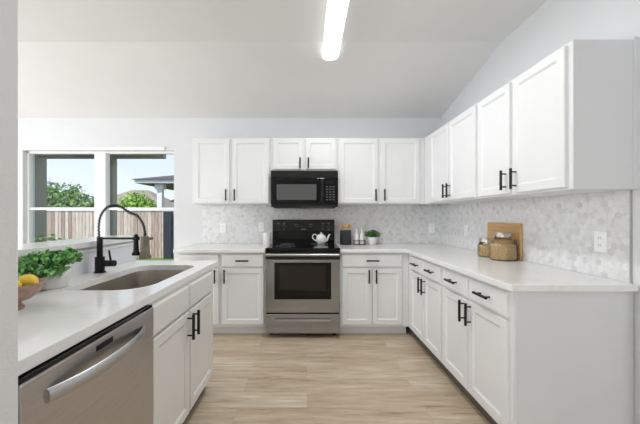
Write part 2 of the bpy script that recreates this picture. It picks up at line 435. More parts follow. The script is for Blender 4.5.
tree('round_tree', 'bright yellow-green tree above the fence beside the white pavilion column', (-7.95, 14, GZ),
     [((0, 0, 2.0), (.75, .7, .62)), ((-.45, 0, 1.75), (.6, .6, .45)), ((.5, 0, 1.75), (.55, .6, .45))], 'treeB', 1900, .13, 1.8)
h = thing('hedge_shrub', 'low green shrub outside behind the bar ledge at the window corner', 'shrub', (-4.62, 5.2, GZ))
bm = bmesh.new(); leaves(bm, 700, (0, 0, .72), (.42, .3, .40), .08, .4, 0); obj('foliage', bm, 'hedge', h)
bm = bmesh.new(); tube(bm, [(0, 0, 0), (0, 0, .6)], .03); obj('stem', bm, 'trunk', h)
# neighbour's house with hip roof
hs = thing('neighbour_house', 'distant house with greyish hip roof beyond the fence', 'house', (-14.2, 23, GZ))
obj('wall', B(-3, 3, 0, 5, 0, 2.1), 'cream', hs)
bm = bmesh.new()
q = [bm.verts.new(p) for p in ((-3.3, -.3, 2.05), (3.3, -.3, 2.05), (3.3, 5.3, 2.05), (-3.3, 5.3, 2.05), (-.7, 2.5, 3.6), (.7, 2.5, 3.6))]
for f in ((0, 1, 5, 4), (1, 2, 5), (2, 3, 4, 5), (3, 0, 4), (3, 2, 1, 0)): bm.faces.new([q[i] for i in f])
obj('roof', bm, 'roofing', hs)
# pavilion with overhanging eaves
pv = thing('garden_pavilion', 'pavilion with overhanging dark roof, white fascia and white column', 'pavilion', (0, 0, GZ))
obj('fascia', B(-6.9, -1.6, 12.0, 12.06, 2.72, 2.86), 'fascia', pv)
obj('soffit', B(-6.9, -1.6, 12.06, 15.6, 2.72, 2.78), 'soffit', pv)
bm = bmesh.new()
q = [bm.verts.new(p) for p in ((-7.0, 11.9, 2.86), (-1.5, 11.9, 2.86), (-1.5, 15.7, 2.86), (-7.0, 15.7, 2.86), (-4.25, 13.8, 3.45), (-4.2, 13.8, 3.45))]
for f in ((0, 1, 5, 4), (1, 2, 5), (2, 3, 4, 5), (3, 0, 4), (3, 2, 1, 0)): bm.faces.new([q[i] for i in f])
obj('roof', bm, 'roofdark', pv)
bm = bmesh.new(); box(bm, -6.16, -5.95, 12.3, 12.5, 0, 2.72, .01); box(bm, -6.22, -5.89, 12.24, 12.56, 2.5, 2.72, .01)
obj('column', bm, 'fascia', pv)
sh = thing('cream_outbuilding', 'cream stuccoed building seen under the pavilion roof', 'building', (-6.9, 17, GZ))
obj('wall', B(-.6, 4.4, 0, 4, 0, 2.25), 'cream', sh)
obj('window', B(1.05, 1.5, -.03, .01, 1.35, 2.05), 'navy', sh)
bm = bmesh.new()
q = [bm.verts.new(p) for p in ((-.8, -.3, 2.2), (4.6, -.3, 2.2), (4.6, 4.3, 2.2), (-.8, 4.3, 2.2), (1.9, -.3, 3.5), (1.9, 4.3, 3.5))]
for f in ((0, 1, 4), (2, 3, 5), (1, 2, 5, 4), (3, 0, 4, 5), (3, 2, 1, 0)): bm.faces.new([q[i] for i in f])
obj('roof', bm, 'roofdark', sh)

# ------------------------------------------------------------------ cabinets
def door_bm(x0, x1, z0, z1, rail=.047, t=.02, y=0.0):
    """framed panel door whose back lies at y and face at y-t"""
    bm = bmesh.new(); yf = y - t; c = .003
    def ring(dx, yy): return [bm.verts.new((x0 + dx, yy, z0 + dx)), bm.verts.new((x1 - dx, yy, z0 + dx)), bm.verts.new((x1 - dx, yy, z1 - dx)), bm.verts.new((x0 + dx, yy, z1 - dx))]
    r = [ring(0, y), ring(0, yf + c), ring(c, yf), ring(rail, yf), ring(rail + .006, yf + .004), ring(rail + .012, yf + .009)]
    for a, b in zip(r, r[1:]):
        for i in range(4): bm.faces.new((a[i], a[(i + 1) % 4], b[(i + 1) % 4], b[i]))
    bm.faces.new(r[0][::-1]); bm.faces.new(r[-1]); return bm
def slab_bm(x0, x1, z0, z1, t=.02):
    bm = bmesh.new(); c = .007
    def ring(dx, yy): return [bm.verts.new((x0 + dx, yy, z0 + dx)), bm.verts.new((x1 - dx, yy, z0 + dx)), bm.verts.new((x1 - dx, yy, z1 - dx)), bm.verts.new((x0 + dx, yy, z1 - dx))]
    r = [ring(0, 0), ring(0, -t + .005), ring(.004, -t + .001), ring(c, -t)]
    for a, b in zip(r, r[1:]):
        for i in range(4): bm.faces.new((a[i], a[(i + 1) % 4], b[(i + 1) % 4], b[i]))
    bm.faces.new(r[0][::-1]); bm.faces.new(r[-1]); return bm
def pull_bm(x, z, ln, vert=True, y=-.02):
    bm = bmesh.new(); h = ln / 2; s = .0082; o = .034
    if vert:
        tube(bm, [(x, y - o, z - h), (x, y - o, z + h)], s, 10)
        for q in (-1, 1): tube(bm, [(x, y, z + q * (h - .022)), (x, y - o, z + q * (h - .022))], .0048, 8)
    else:
        tube(bm, [(x - h, y - o, z), (x + h, y - o, z)], s, 10)
        for q in (-1, 1): tube(bm, [(x + q * (h - .022), y, z), (x + q * (h - .022), y - o, z)], .0048, 8)
    return bm
def carcass_bm(w, d, z0, z1, stiles, rails, t=.018):
    bm = bmesh.new()
    box(bm, 0, t, .019, d, z0, z1); box(bm, w - t, w, .019, d, z0, z1)
    box(bm, t, w - t, .019, d, z0, z0 + t); box(bm, t, w - t, d - .008, d, z0 + t, z1)
    for a, b in stiles: box(bm, a, b, 0, .019, z0, z1, .0012, 1)
    for a, b in rails: box(bm, .02, w - .02, .0003, .0187, a, b)
    return bm
def base_cabinet(label, loc, rz, w, cols, mat='cab', toe='cab', d=.60, wide_drawer=False, dh=True, lo=0, hi=0, group=None, toe_in=.075, end=False, dleft=None):
    """cols: [(x0,x1,handle_side)] doors; lo/hi: filler widths beyond the doors"""
    t = thing('base_cabinet', label, 'cabinet', loc, rz, group)
    st = [(0, max(.035, lo))] + [((a[1] + b[0]) / 2 - .022, (a[1] + b[0]) / 2 + .022) for a, b in zip(cols, cols[1:])] + [(w - max(.035, hi), w)]
    obj('carcass', carcass_bm(w, d, .10, CB, st, [(.10, .145), (.70, .74), (.845, CB)]), mat, t)
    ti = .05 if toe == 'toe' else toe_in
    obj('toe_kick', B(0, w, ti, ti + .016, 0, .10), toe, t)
    if end: obj('end_panel', B(w, w + .018, 0, d, 0 if end is True else 0, CB, bev=.001), 'panel', t)
    for a, b, hs in cols:
        dd = obj('door', door_bm(a, b, .128, .706), mat, t)
        hx = b - .032 if hs > 0 else a + .032
        obj('handle', pull_bm(hx, .628, .14), 'black', dd)
        if not wide_drawer:
            dr = obj('drawer', slab_bm(a, b, .722, .852), mat, t)
            if dh: obj('handle', pull_bm((a + b) / 2, .79, .13, False), 'black', dr)
    if wide_drawer:
        dr = obj('drawer', slab_bm(cols[0][0], cols[-1][1], .722, .852), mat, t)
        obj('handle', pull_bm((cols[0][0] + cols[-1][1]) / 2, .79, .13, False), 'black', dr)
    return t
G1 = 'white base cabinets'
YF = 3.10 + .02      # carcass face of the back run (door faces at 3.10)
base_cabinet('white base cabinet left of the range, two drawers over two doors', (-1.365, YF, 0), 0, .935,
             [(.035, .45, 1), (.485, .915, -1)], group=G1)
base_cabinet('white base cabinet right of the range with one wide drawer', (.344, YF, 0), 0, .7105,
             [(.02, .325, 1), (.335, .64, -1)], wide_drawer=True, hi=.07, group=G1)
# right run: faces -X; local x runs towards the camera
XF = 1.035 + .02
base_cabinet('white base cabinet of the right run, nearer the range in the corner', (XF, 3.12, 0), -PI / 2, .80,
             [(.115, .448, 1), (.458, .79, -1)], toe='toe', lo=.11, group=G1)
base_cabinet('white base cabinet of the right run ending in the bare side panel with shade in its colour', (XF, 2.315, 0), -PI / 2, .777,
             [(.02, .375, 1), (.388, .755, -1)], toe='toe', group=G1, end=True)
# island / peninsula: faces +X; local x runs away from the camera
base_cabinet('white sink base cabinet between dishwasher and peninsula end, false drawer fronts', (-.69, 1.304, 0), PI / 2, .862,
             [(.008, .41, 1), (.424, .838, -1)], mat='island', toe='toe', dh=False, group=G1, d=.58)
bm = B(-1.328, -.69, 2.167, 2.19, .10, CB, bev=.002); box(bm, -1.328, -.745, 2.167, 2.19, 0, .102, .002)
e = tag(obj('peninsula_end_panel', bm, 'island'), 'warm white end panel closing the peninsula beneath its counter', 'panel')

def wall_cabinet(label, loc, rz, w, cols, z0, z1, d=.33, lo=0, hi=0, group=None, zt=1.485, hl=.13, end=None):
    t = thing('wall_cabinet', label, 'cabinet', loc, rz, group)
    st = [(0, max(.03, lo))] + [((a[1] + b[0]) / 2 - .02, (a[1] + b[0]) / 2 + .02) for a, b in zip(cols, cols[1:])] + [(w - max(.03, hi), w)]
    bm = carcass_bm(w, d, z0, z1, st, [(z0, z0 + .035), (z1 - .035, z1)])
    box(bm, .018, w - .018, .019, d, z1 - .018, z1)
    obj('carcass', bm, 'cab', t)
    if end: obj('end_panel', B(w, w + .012, 0, d, z0, z1, bev=.001), 'panel', t); obj('scribe_moulding', B(w + .012, w + .018, d - .03, d, z0, z1 + .012, bev=.001), 'panel', t)
    for a, b, hs in cols:
        dd = obj('door', door_bm(a, b, z0 + .012, z1 - .014), 'cab', t)
        hx = b - .032 if hs > 0 else a + .032
        obj('handle', pull_bm(hx, zt, hl), 'black', dd)
    return t
G2 = 'white wall cabinets'; UF = 3.38 + .02; UZ0, UZ1 = 1.385, 2.135
wall_cabinet('white two-door wall cabinet left of the microwave', (-1.30, UF, 0), 0, .888, [(.028, .424, 1), (.456, .868, -1)], UZ0, UZ1, group=G2)
wall_cabinet('short white wall cabinet directly over the microwave', (-.41, UF, 0), 0, .758, [(.026, .364, 1), (.394, .732, -1)], 1.765, UZ1, group=G2, zt=1.845, hl=.12)
wall_cabinet('white two-door wall cabinet right of the microwave', (.35, UF, 0), 0, .9845, [(.020, .452, 1), (.486, .922, -1)], UZ0, UZ1, group=G2, hi=.065)
UX = 1.315 + .02
wall_cabinet('white wall cabinet on the right wall nearer the back corner', (UX, 3.40, 0), -PI / 2, 1.07, [(.19, .60, 1), (.612, 1.052, -1)], UZ0, UZ1, lo=.18, group=G2)
wall_cabinet('white wall cabinet on the right wall with bare end panel towards the room', (UX, 2.328, 0), -PI / 2, .812, [(.013, .377, 1), (.408, .794, -1)], UZ0, UZ1, group=G2, end=True)

# ------------------------------------------------------------------ countertops
bm = bmesh.new(); prism(bm, [(-1.385, D - BS - .001), (-1.385, 3.10), (-1.365, 3.08), (-.427, 3.08), (-.427, D - BS - .001)], CB, CT, .004)
tag(obj('countertop', bm, 'quartz'), 'short white quartz countertop left of the range', 'countertop', 'white quartz countertops')
bm = bmesh.new(); xw = XR - BS - .001
prism(bm, [(.341, D - BS - .001), (.341, 3.08), (1.015, 3.08), (1.015, 1.515), (1.025, 1.497), (xw, 1.497), (xw, D - BS - .001)], CB, CT, .004)
tag(obj('countertop', bm, 'quartz'), 'L-shaped white quartz countertop from the range along the right wall', 'countertop', 'white quartz countertops')
def ctr_hole(outer, inner, z0, z1):
    bm = bmesh.new()
    def loop(p): 
        v = [bm.verts.new((x, y, z1)) for x, y in p]; return [bm.edges.new((v[i], v[(i + 1) % len(v)])) for i in range(len(v))]
    es = loop(outer) + loop(inner)
    bmesh.ops.triangle_fill(bm, use_beauty=True, edges=es)
    r = bmesh.ops.extrude_face_region(bm, geom=bm.faces[:])
    for v in [g for g in r['geom'] if isinstance(g, bmesh.types.BMVert)]: v.co.z = z0
    bmesh.ops.recalc_face_normals(bm, faces=bm.faces[:])
    return bm
SX0, SX1, SY0, SY1 = -1.16, -.765, 1.385, 2.10
SR = (.09, .10, .05, .15)
outer = [(-1.329, .677), (-.68, .677)] + [(-.68 - .05 + .05 * math.cos(a), 2.32 - .05 + .05 * math.sin(a)) for a in [PI / 2 * i / 6 for i in range(7)]] + [(-1.329, 2.32)]
o = obj('countertop', ctr_hole(outer, rrect(SX0, SX1, SY0, SY1, SR, 10), CB, CT), 'quartz')
md = o.modifiers.new('edge', 'BEVEL'); md.width = .004; md.segments = 2; md.limit_method = 'ANGLE'; md.angle_limit = math.radians(50)
tag(o, 'white quartz peninsula countertop with the sink cut into it', 'countertop', 'white quartz countertops')
bm = bmesh.new(); prism(bm, rrect(-1.56, -1.298, .68, 2.345, .012, 3), 1.063, 1.098, .004)
tag(obj('bar_ledge', bm, 'quartz'), 'raised white bar ledge capping the half wall behind the sink', 'bar ledge')

# sink
sk = thing('kitchen_sink', 'undermount stainless steel sink set into the peninsula counter', 'sink', (0, 0, 0))
bm = bmesh.new(); loops = []
for dx, z, r in ((-.012, CB - .0005, 1.08), (.0, CB - .0006, 1), (.002, CB - .02, .98), (.008, CB - .18, .92), (.03, CB - .2, .75), (.14, CB - .205, .2)):
    loops.append([bm.verts.new((x, y, z)) for x, y in rrect(SX0 + dx, SX1 - dx, SY0 + dx, SY1 - dx, tuple(q * r for q in SR), 10)])
for a, b in zip(loops, loops[1:]):
    for i in range(len(a)): bm.faces.new((a[i], a[(i + 1) % len(a)], b[(i + 1) % len(a)], b[i]))
bm.faces.new(loops[-1])
o = obj('basin', bm, 'sink', sk, 40); md = o.modifiers.new('thickness', 'SOLIDIFY'); md.thickness = .0012; md.offset = -1
bm = bmesh.new(); lathe(bm, [(0, .003), (.028, .002), (.034, .006), (.045, .005), (.045, 0)], 24, ((SX0 + SX1) / 2, 1.9, CB - .2047)); obj('drain', bm, 'bar', sk, 40)

# faucet
fx, fy = -1.257, 1.82
fa = thing('kitchen_faucet', 'black spring-neck kitchen faucet standing behind the sink', 'faucet', (fx, fy, CT))
bm = bmesh.new(); lathe(bm, [(0, 0), (.031, 0), (.031, .008), (.026, .010), (.026, .095), (.0165, .098), (.0165, .215), (0, .215)], 24); obj('body', bm, 'black', fa, 40)
bm = bmesh.new(); tube(bm, [(.02, 0, .056), (.092, 0, .056)], .019, 16); tube(bm, [(.066, 0, .07), (.056, 0, .135)], [.0065, .0055], 10); obj('lever', bm, 'black', fa, 40)
ctl = [(-.004, .215), (-.006, .29), (.008, .352), (.042, .393), (.085, .407), (.13, .398), (.18, .365), (.228, .345), (.26, .30), (.273, .25), (.275, .222)]
def spline(P, k=10):
    out = []
    for i in range(len(P) - 1):
        p0, p1, p2, p3 = P[max(i - 1, 0)], P[i], P[i + 1], P[min(i + 2, len(P) - 1)]
        for j in range(k):
            t = j / k
            out.append(tuple(.5 * (2 * b + (c - a) * t + (2 * a - 5 * b + 4 * c - d) * t * t + (3 * b - a - 3 * c + d) * t ** 3) for a, b, c, d in zip(p0, p1, p2, p3)))
    return out + [P[-1]]
arch = [Vector((x, 0, z)) for x, z in spline(ctl)]
bm = bmesh.new(); tube(bm, arch, .0048, 10); obj('hose', bm, 'black', fa, 60)
bm = bmesh.new(); pts = []; turns = 40; tot = len(arch) - 1; n = turns * 10
for i in range(n + 1):
    s = i / n * tot; k = min(int(s), tot - 1); p = arch[k].lerp(arch[k + 1], s - k); t = (arch[k + 1] - arch[k]).normalized()
    u = Vector((0, 1, 0)); v = t.cross(u); a = 2 * PI * turns * i / n
    pts.append(p + (u * math.cos(a) + v * math.sin(a)) * .0098)
tube(bm, pts, .0017, 5); obj('spring', bm, 'black', fa, 60)
bm = bmesh.new(); tube(bm, [(0, 0, .207), (.21, 0, .207)], .007, 10); lathe(bm, [(.014, 0), (.020, 0), (.020, .02), (.014, .02), (.014, 0)], 20, (.22, 0, .197)); obj('docking_arm', bm, 'black', fa, 40)
bm = bmesh.new(); lathe(bm, [(0, -.002), (.022, 0), (.024, .012), (.016, .022), (.013, .09), (.013, .122), (.006, .128), (0, .128)], 20, (.22, 0, .105)); obj('nozzle', bm, 'black', fa, 40)
bm = bmesh.new(); lathe(bm, [(0, 0), (.034, 0), (.034, .016), (.027, .03), (.024, .12), (.02, .135), (0, .135)], 20, (.275, 0, .085)); tube(bm, [(.288, 0, .205), (.32, 0, .208)], [.008, .009], 10)
obj('ghost_spray_head', bm, 'bronze', fa, 40)['label'] = 'taupe double image of the spray head'  # blurred double of the nozzle, added as a second outlet

# ------------------------------------------------------------------ dishwasher
dw = thing('dishwasher', 'stainless steel dishwasher under the peninsula counter', 'dishwasher', (-.69, .69, 0), PI / 2)
obj('body', B(.006, .606, 0.002, .56, .09, CB - .002), 'bplast', dw)
obj('door_panel', B(.004, .608, -.026, 0, .12, .856, bev=.004), 'dw', dw)
obj('control_strip', B(.006, .606, -.022, .0, .8565, .868, bev=.001), 'bglass', dw)
obj('toe_kick', B(.006, .606, .05, .06, 0, .12), 'bplast', dw)
bm = bmesh.new(); n = 22; pr = []
for i in range(n + 1):
    u = i / n; x = .075 + u * .455; yy = -.026 - .042 * (1 - abs(2 * u - 1) ** 2.6); pr.append((x, yy))
rows = []
for x, yy in pr:
    rows.append([bm.verts.new((x, yy - a, .79 + zz)) for a, zz in ((.0, .019), (.007, .013), (.009, 0), (.007, -.013), (0, -.019), (-.006, -.012), (-.006, .012))])
for a, b in zip(rows, rows[1:]):
    for i in range(7): bm.faces.new((a[i], a[(i + 1) % 7], b[(i + 1) % 7], b[i]))
bm.faces.new(rows[0][::-1]); bm.faces.new(rows[-1])
obj('handle', bm, 'bar', dw, 50)
obj('badge', B(.255, .335, -.0275, -.024, .822, .84), 'bplast', dw)
bm = bmesh.new()
for i in range(8): box(bm, .006, .02, -.0268, -.02, .45 + i * .011, .456 + i * .011)
obj('vent', bm, 'bplast', dw)

# ------------------------------------------------------------------ range
rg = thing('kitchen_range', 'stainless and black electric range between the base cabinets', 'range', (-.043, 3.06, 0))
hw = .379
obj('body', B(-hw, hw, .04, .655, .05, .895), 'bplast', rg)
for xx in (-.33, .33):
    for yy in (.10, .58):
        bm = bmesh.new(); tube(bm, [(xx, yy, 0), (xx, yy, .05)], .018, 12); obj('foot', bm, 'bplast', rg)
ck = obj('cooktop', B(-hw - .003, hw + .003, -.008, .60, .884, .924, bev=.006), 'bglass', rg)
for x, y, r in ((-.19, .17, .105), (.19, .17, .08), (-.19, .44, .08), (.19, .44, .095)):
    bm = bmesh.new(); lathe(bm, [(r - .004, 0), (r, 0), (r, .0006), (r - .004, .0006), (r - .004, 0)], 40, (x, y, .924)); lathe(bm, [(r * .6 - .002, 0), (r * .6, 0), (r * .6, .0006), (r * .6 - .002, .0006), (r * .6 - .002, 0)], 40, (x, y, .924))
    obj('burner_ring', bm, 'mark', ck)
bg_ = obj('backguard', B(-hw, hw, .60, .655, .889, 1.205, bev=.006), 'bglass', rg)
obj('control_panel', B(-hw + .006, hw - .006, .592, .600, 1.065, 1.195, bev=.003), 'bplast', rg)
for x in (-.305, -.235, .235, .305):
    bm = bmesh.new(); tube(bm, [(x, .592, 1.125), (x, .568, 1.125)], [.021, .018], 18); kn = obj('knob', bm, 'bplast', rg, 40)
    bm = bmesh.new(); box(bm, x - .002, x + .002, .566, .570, 1.128, 1.141); obj('pointer', bm, 'mark', kn)
    obj('dial_mark', B(x - .012, x + .012, .5912, .5922, 1.158, 1.166), 'mark', kn)
    obj('dial_mark', B(x - .007, x + .007, .5912, .5922, 1.084, 1.091), 'mark', kn)
bm = bmesh.new(); box(bm, -.06, .06, .5905, .5925, 1.118, 1.152); obj('clock_display', bm, 'rack', rg)
for x in (-.105, -.083, .072, .094):
    for z in (1.122, 1.144): obj('button_mark', B(x, x + .012, .591, .5925, z, z + .006), 'mark', rg)
obj('badge', B(-.03, .03, .591, .5925, 1.085, 1.093), 'mark', rg)
dr = obj('oven_door', B(-hw, hw, 0, .038, .262, .806, bev=.006), 'steelh', rg)
obj('door_top_trim', B(-hw, hw, .004, .038, .808, .883, bev=.004), 'bplast', rg)
obj('window_frame', B(-.29, .29, -.003, .002, .40, .775, bev=.001), 'bglass', dr)
obj('window_glass', B(-.238, .238, -.0045, -.001, .49, .745, bev=.001), 'rack', dr)
bm = bmesh.new(); tube(bm, [(-hw + .01, -.045, .858), (hw - .01, -.045, .858)], .0135, 14)
for x in (-hw + .03, hw - .03): box(bm, x - .012, x + .012, -.04, .006, .848, .868, .003)
obj('handle', bm, 'bar', dr, 40)
dw2 = obj('storage_drawer', B(-hw, hw, 0, .038, .05, .25, bev=.006), 'steelh', rg)
bm = bmesh.new(); box(bm, -.29, .29, -.011, .001, .178, .196, .004); obj('drawer_pull', bm, 'bar', dw2)
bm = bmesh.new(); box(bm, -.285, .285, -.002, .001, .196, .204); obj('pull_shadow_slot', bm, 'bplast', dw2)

# ------------------------------------------------------------------ microwave
mw = thing('microwave', 'black over-the-range microwave mounted above the range', 'microwave', (-.028, 3.33, 0))
obj('body', B(-.374, .374, .03, .392, 1.352, 1.756, bev=.004), 'bplast', mw)
md_ = obj('door', B(-.374, .165, 0, .03, 1.385, 1.672, bev=.005), 'bglass', mw)
obj('window', B(-.308, .133, -.003, .001, 1.428, 1.602, bev=.001), 'mwin', md_)
bm = bmesh.new(); box(bm, .185, .207, -.032, -.014, 1.40, 1.645, .006)
for z in (1.42, 1.625): box(bm, .188, .204, -.016, .002, z - .012, z + .012, .002)
obj('handle', bm, 'bplast', mw)
cp = obj('control_panel', B(.168, .374, 0, .03, 1.385, 1.672, bev=.005), 'bglass', mw)
obj('clock_display', B(.24, .335, -.002, .001, 1.615, 1.645), 'rack', cp)
bm = bmesh.new()
for i in range(6):
    for j in range(3): box(bm, .238 + j * .037, .262 + j * .037, -.0012, .001, 1.425 + i * .029, 1.436 + i * .029)
obj('keypad', bm, M['mark'] if False else plain('dim_grey_print', (92, 92, 94), .5), cp)
gr = obj('vent_grille', B(-.374, .374, .004, .03, 1.676, 1.756, bev=.004), 'bplast', mw)
bm = bmesh.new()
for i in range(5): box(bm, -.36, .36, .001, .006, 1.688 + i * .013, 1.694 + i * .013)
obj('slats', bm, 'bplast', gr)
obj('underside', B(-.345, .345, .02, .37, 1.338, 1.353, bev=.003), 'bplast', mw)

# ------------------------------------------------------------------ ceiling light
cl = thing('ceiling_light', 'long white linear lamp lit on the ceiling', 'ceiling light', (.21, 0, 0))
obj('housing', B(-.06, .06, 1.50, 2.565, ZK - .045, ZK - .001, bev=.003), 'white', cl)
bm = bmesh.new(); n = 12; y0, y1 = 1.50, 2.735; prof = [(.073 * math.cos(PI + PI * i / n), -.042 - .043 * abs(math.sin(PI * i / n)) ** .6) for i in range(n + 1)]
secs = []
for k, yy in enumerate((y0, y0 + .008, y0 + .022, y0 + .045, y1 - .045, y1 - .022, y1 - .008, y1)):
    s = (.62, .84, .96, 1, 1, .96, .84, .62)[k]
    secs.append([bm.verts.new((x * s, yy, ZK + (z + .042) * s - .042)) for x, z in prof])
for a, b in zip(secs, secs[1:]):
    for i in range(n): bm.faces.new((a[i], a[i + 1], b[i + 1], b[i]))
bm.faces.new(secs[0]); bm.faces.new(secs[-1][::-1])
for s_ in (0,):
    for a, b in zip(secs, secs[1:]): bm.faces.new((a[0], b[0], b[n], a[n]))
obj('diffuser', bm, 'lens', cl, 50)
ll = lamp('fluorescent_tube_light', 'AREA', (0, 2.11, ZK - .089), (0, 0, 0), 19, (.95, .98, 1), .10, 1.15); ll.parent = cl

# ------------------------------------------------------------------ outlets
def outlet(label, loc, rz):
    t = thing('wall_outlet', label, 'outlet', loc, rz, 'white wall outlets')
    obj('cover_plate', B(-.036, .036, -.006, 0, -.058, .058, bev=.002), 'outlet', t)
    for z in (-.021, .021):
        r = obj('receptacle', B(-.017, .017, -.008, -.005, z - .015, z + .015, bev=.001), 'outlet', t)
        bm = bmesh.new(); box(bm, -.008, -.0055, -.0085, -.0075, z - .004, z + .007); box(bm, .0055, .008, -.0085, -.0075, z - .004, z + .007); obj('slots', bm, 'slot', r)
yb = D - BS - .0005; xr = XR - BS - .0005
outlet('white outlet on the backsplash left of the range at the counter left end', (-1.04, yb, 1.10), 0)
outlet('white outlet on the backsplash just above the white canister', (-.565, yb, 1.115), 0)
outlet('white outlet on the back wall near the right corner', (1.545, yb, 1.10), 0)
outlet('white outlet on the right wall between corner and cutting board', (xr, 3.12, 1.10), -PI / 2)
outlet('white outlet on the right wall above the counter near its open end', (xr, 1.69, 1.105), -PI / 2)

# ------------------------------------------------------------------ small things on the back counter
cn = thing('canister', 'small white ceramic canister on the counter left of the range', 'canister', (-.478, 3.58, CT))
bm = bmesh.new(); lathe(bm, [(0, 0), (.044, 0), (.048, .006), (.048, .142), (.045, .145), (.042, .142), (.042, .02), (0, .018)], 32); obj('jar', bm, 'ceramic', cn, 40)

cr = thing('utensil_crock', 'charcoal cylindrical crock right of the range holding wooden spoons', 'crock', (.462, 3.60, CT))
bm = bmesh.new(); lathe(bm, [(0, 0), (.064, 0), (.068, .005), (.068, .172), (.065, .175), (.061, .172), (.061, .012), (0, .01)], 36); obj('pot', bm, 'crock', cr, 40)
us = [(-.044, -.004, -.21, 'leftmost wooden spoon leaning out of the charcoal crock'), (-.018, .02, -.15, 'second wooden spoon from the left in the charcoal crock'),
      (.002, -.02, .02, 'middle wooden spoon standing upright in the charcoal crock'), (.020, .018, .16, 'second wooden spoon from the right in the charcoal crock'), (.044, -.004, .21, 'rightmost wooden spoon leaning out of the charcoal crock')]
for i, (dx, dy, tilt, lab) in enumerate(us):
    bm = bmesh.new(); tube(bm, [(0, 0, 0), (0, 0, .175)], [.005, .006], 8)
    t = bmesh.new(); bmesh.ops.create_uvsphere(t, u_segments=16, v_segments=10, radius=1, matrix=Matrix.Translation((0, 0, .207)) @ Matrix.Diagonal((.0165, .007, .028, 1))); merge(bm, t)
    o = obj('wooden_spoon', bm, 'spoon', None, 50); tag(o, lab, 'wooden spoon', 'wooden spoons in the crock')
    o.location = (.462 + dx * .35, 3.60 + dy, CT + .013); o.rotation_euler = (0, tilt, 0)

cx, cy = .625, 3.59
cd = thing('bottle_caddy', 'small black wire caddy holding two white bottles', 'caddy', (cx, cy, CT))
bm = bmesh.new(); w_, d_ = .066, .034
for z in (.004, .05): tube(bm, [(-w_, -d_, z), (w_, -d_, z), (w_, d_, z), (-w_, d_, z), (-w_, -d_, z)], .0035, 6)
for x in (-w_, 0, w_):
    for y in (-d_, d_): tube(bm, [(x, y, .002), (x, y, .053)], .003, 6)
box(bm, -w_, w_, -d_, d_, .001, .006); obj('rack', bm, 'black', cd)
for s, lab in ((-1, 'left white bottle standing in the wire caddy'), (1, 'right white bottle standing in the wire caddy')):
    b = thing('white_bottle', lab, 'bottle', (cx + s * .031, cy, CT + .0065), 0, 'white bottles in the caddy')
    bm = bmesh.new(); lathe(bm, [(0, 0), (.024, 0), (.026, .004), (.026, .10), (.02, .118), (.010, .13), (.010, .145), (0, .145)], 24); obj('body', bm, 'ceramic', b, 40)
    bm = bmesh.new(); lathe(bm, [(0, .145), (.012, .145), (.012, .163), (.006, .176), (.005, .185), (0, .186)], 16); obj('cap', bm, 'stone', b, 40)

pp = thing('potted_herb', 'small green herb plant in a white pot beside the caddy', 'potted plant', (.782, 3.58, CT))
bm = bmesh.new(); lathe(bm, [(0, 0), (.036, 0), (.042, .006), (.057, .085), (.055, .092), (.05, .09), (.046, .07), (0, .07)], 32); obj('pot', bm, 'stone', pp, 40)
bm = bmesh.new(); lathe(bm, [(0, .0715), (.045, .0715)], 24); obj('soil', bm, 'soil', pp)
bm = bmesh.new()
leaves(bm, 200, (0, 0, .132), (.075, .06, .05), .032, .2)
leaves(bm, 60, (.06, 0, .12), (.055, .05, .03), .03, .2); leaves(bm, 60, (-.055, 0, .125), (.05, .05, .035), .03, .2)
obj('foliage', bm, 'herb', pp)
bm = bmesh.new()
for i in range(9):
    a = i * .7; tube(bm, [(.02 * math.cos(a), .02 * math.sin(a), .07), (.05 * math.cos(a), .05 * math.sin(a), .12)], .002, 5)
obj('stems', bm, 'herb', pp)

# teapot on the cooktop
tp = thing('teapot', 'white fluted teapot standing on the black cooktop', 'teapot', (.165, 3.50, .9248))
bm = bmesh.new(); seg = 48; rings = []
pf = [(.0, 0), (.036, 0), (.040, .004), (.052, .03), (.058, .055), (.055, .078), (.044, .096), (.03, .104), (.0, .106)]
for k, (r, z) in enumerate(pf):
    rings.append([bm.verts.new((0, 0, z))] if r == 0 else [bm.verts.new((r * (1 + .035 * math.cos(12 * 2 * PI * i / seg)) * math.cos(2 * PI * i / seg), r * (1 + .035 * math.cos(12 * 2 * PI * i / seg)) * math.sin(2 * PI * i / seg), z)) for i in range(seg)])
for a, b in zip(rings, rings[1:]):
    for i in range(seg):
        j = (i + 1) % seg
        if len(a) == 1: bm.faces.new((a[0], b[i], b[j]))
        elif len(b) == 1: bm.faces.new((a[i], b[0], a[j]))
        else: bm.faces.new((a[i], b[i], b[j], a[j]))
obj('body', bm, 'ceramic', tp, 70)
bm = bmesh.new(); lathe(bm, [(.036, .102), (.034, .108), (.02, .116), (.007, .119), (.006, .123), (.010, .129), (.007, .136), (0, .138)], 24); obj('lid', bm, 'ceramic', tp, 60)
bm = bmesh.new(); tube(bm, [(x, 0, z) for x, z in spline([(.045, .032), (.066, .045), (.078, .07), (.09, .098), (.104, .112)], 6)], [.016 - .009 * i / 24 for i in range(25)], 12); obj('spout', bm, 'ceramic', tp, 60)
bm = bmesh.new(); tube(bm, [(x, 0, z) for x, z in spline([(-.042, .09), (-.07, .112), (-.096, .10), (-.10, .074), (-.08, .048), (-.054, .032)], 6)], .0065, 10); obj('handle', bm, 'ceramic', tp, 60)

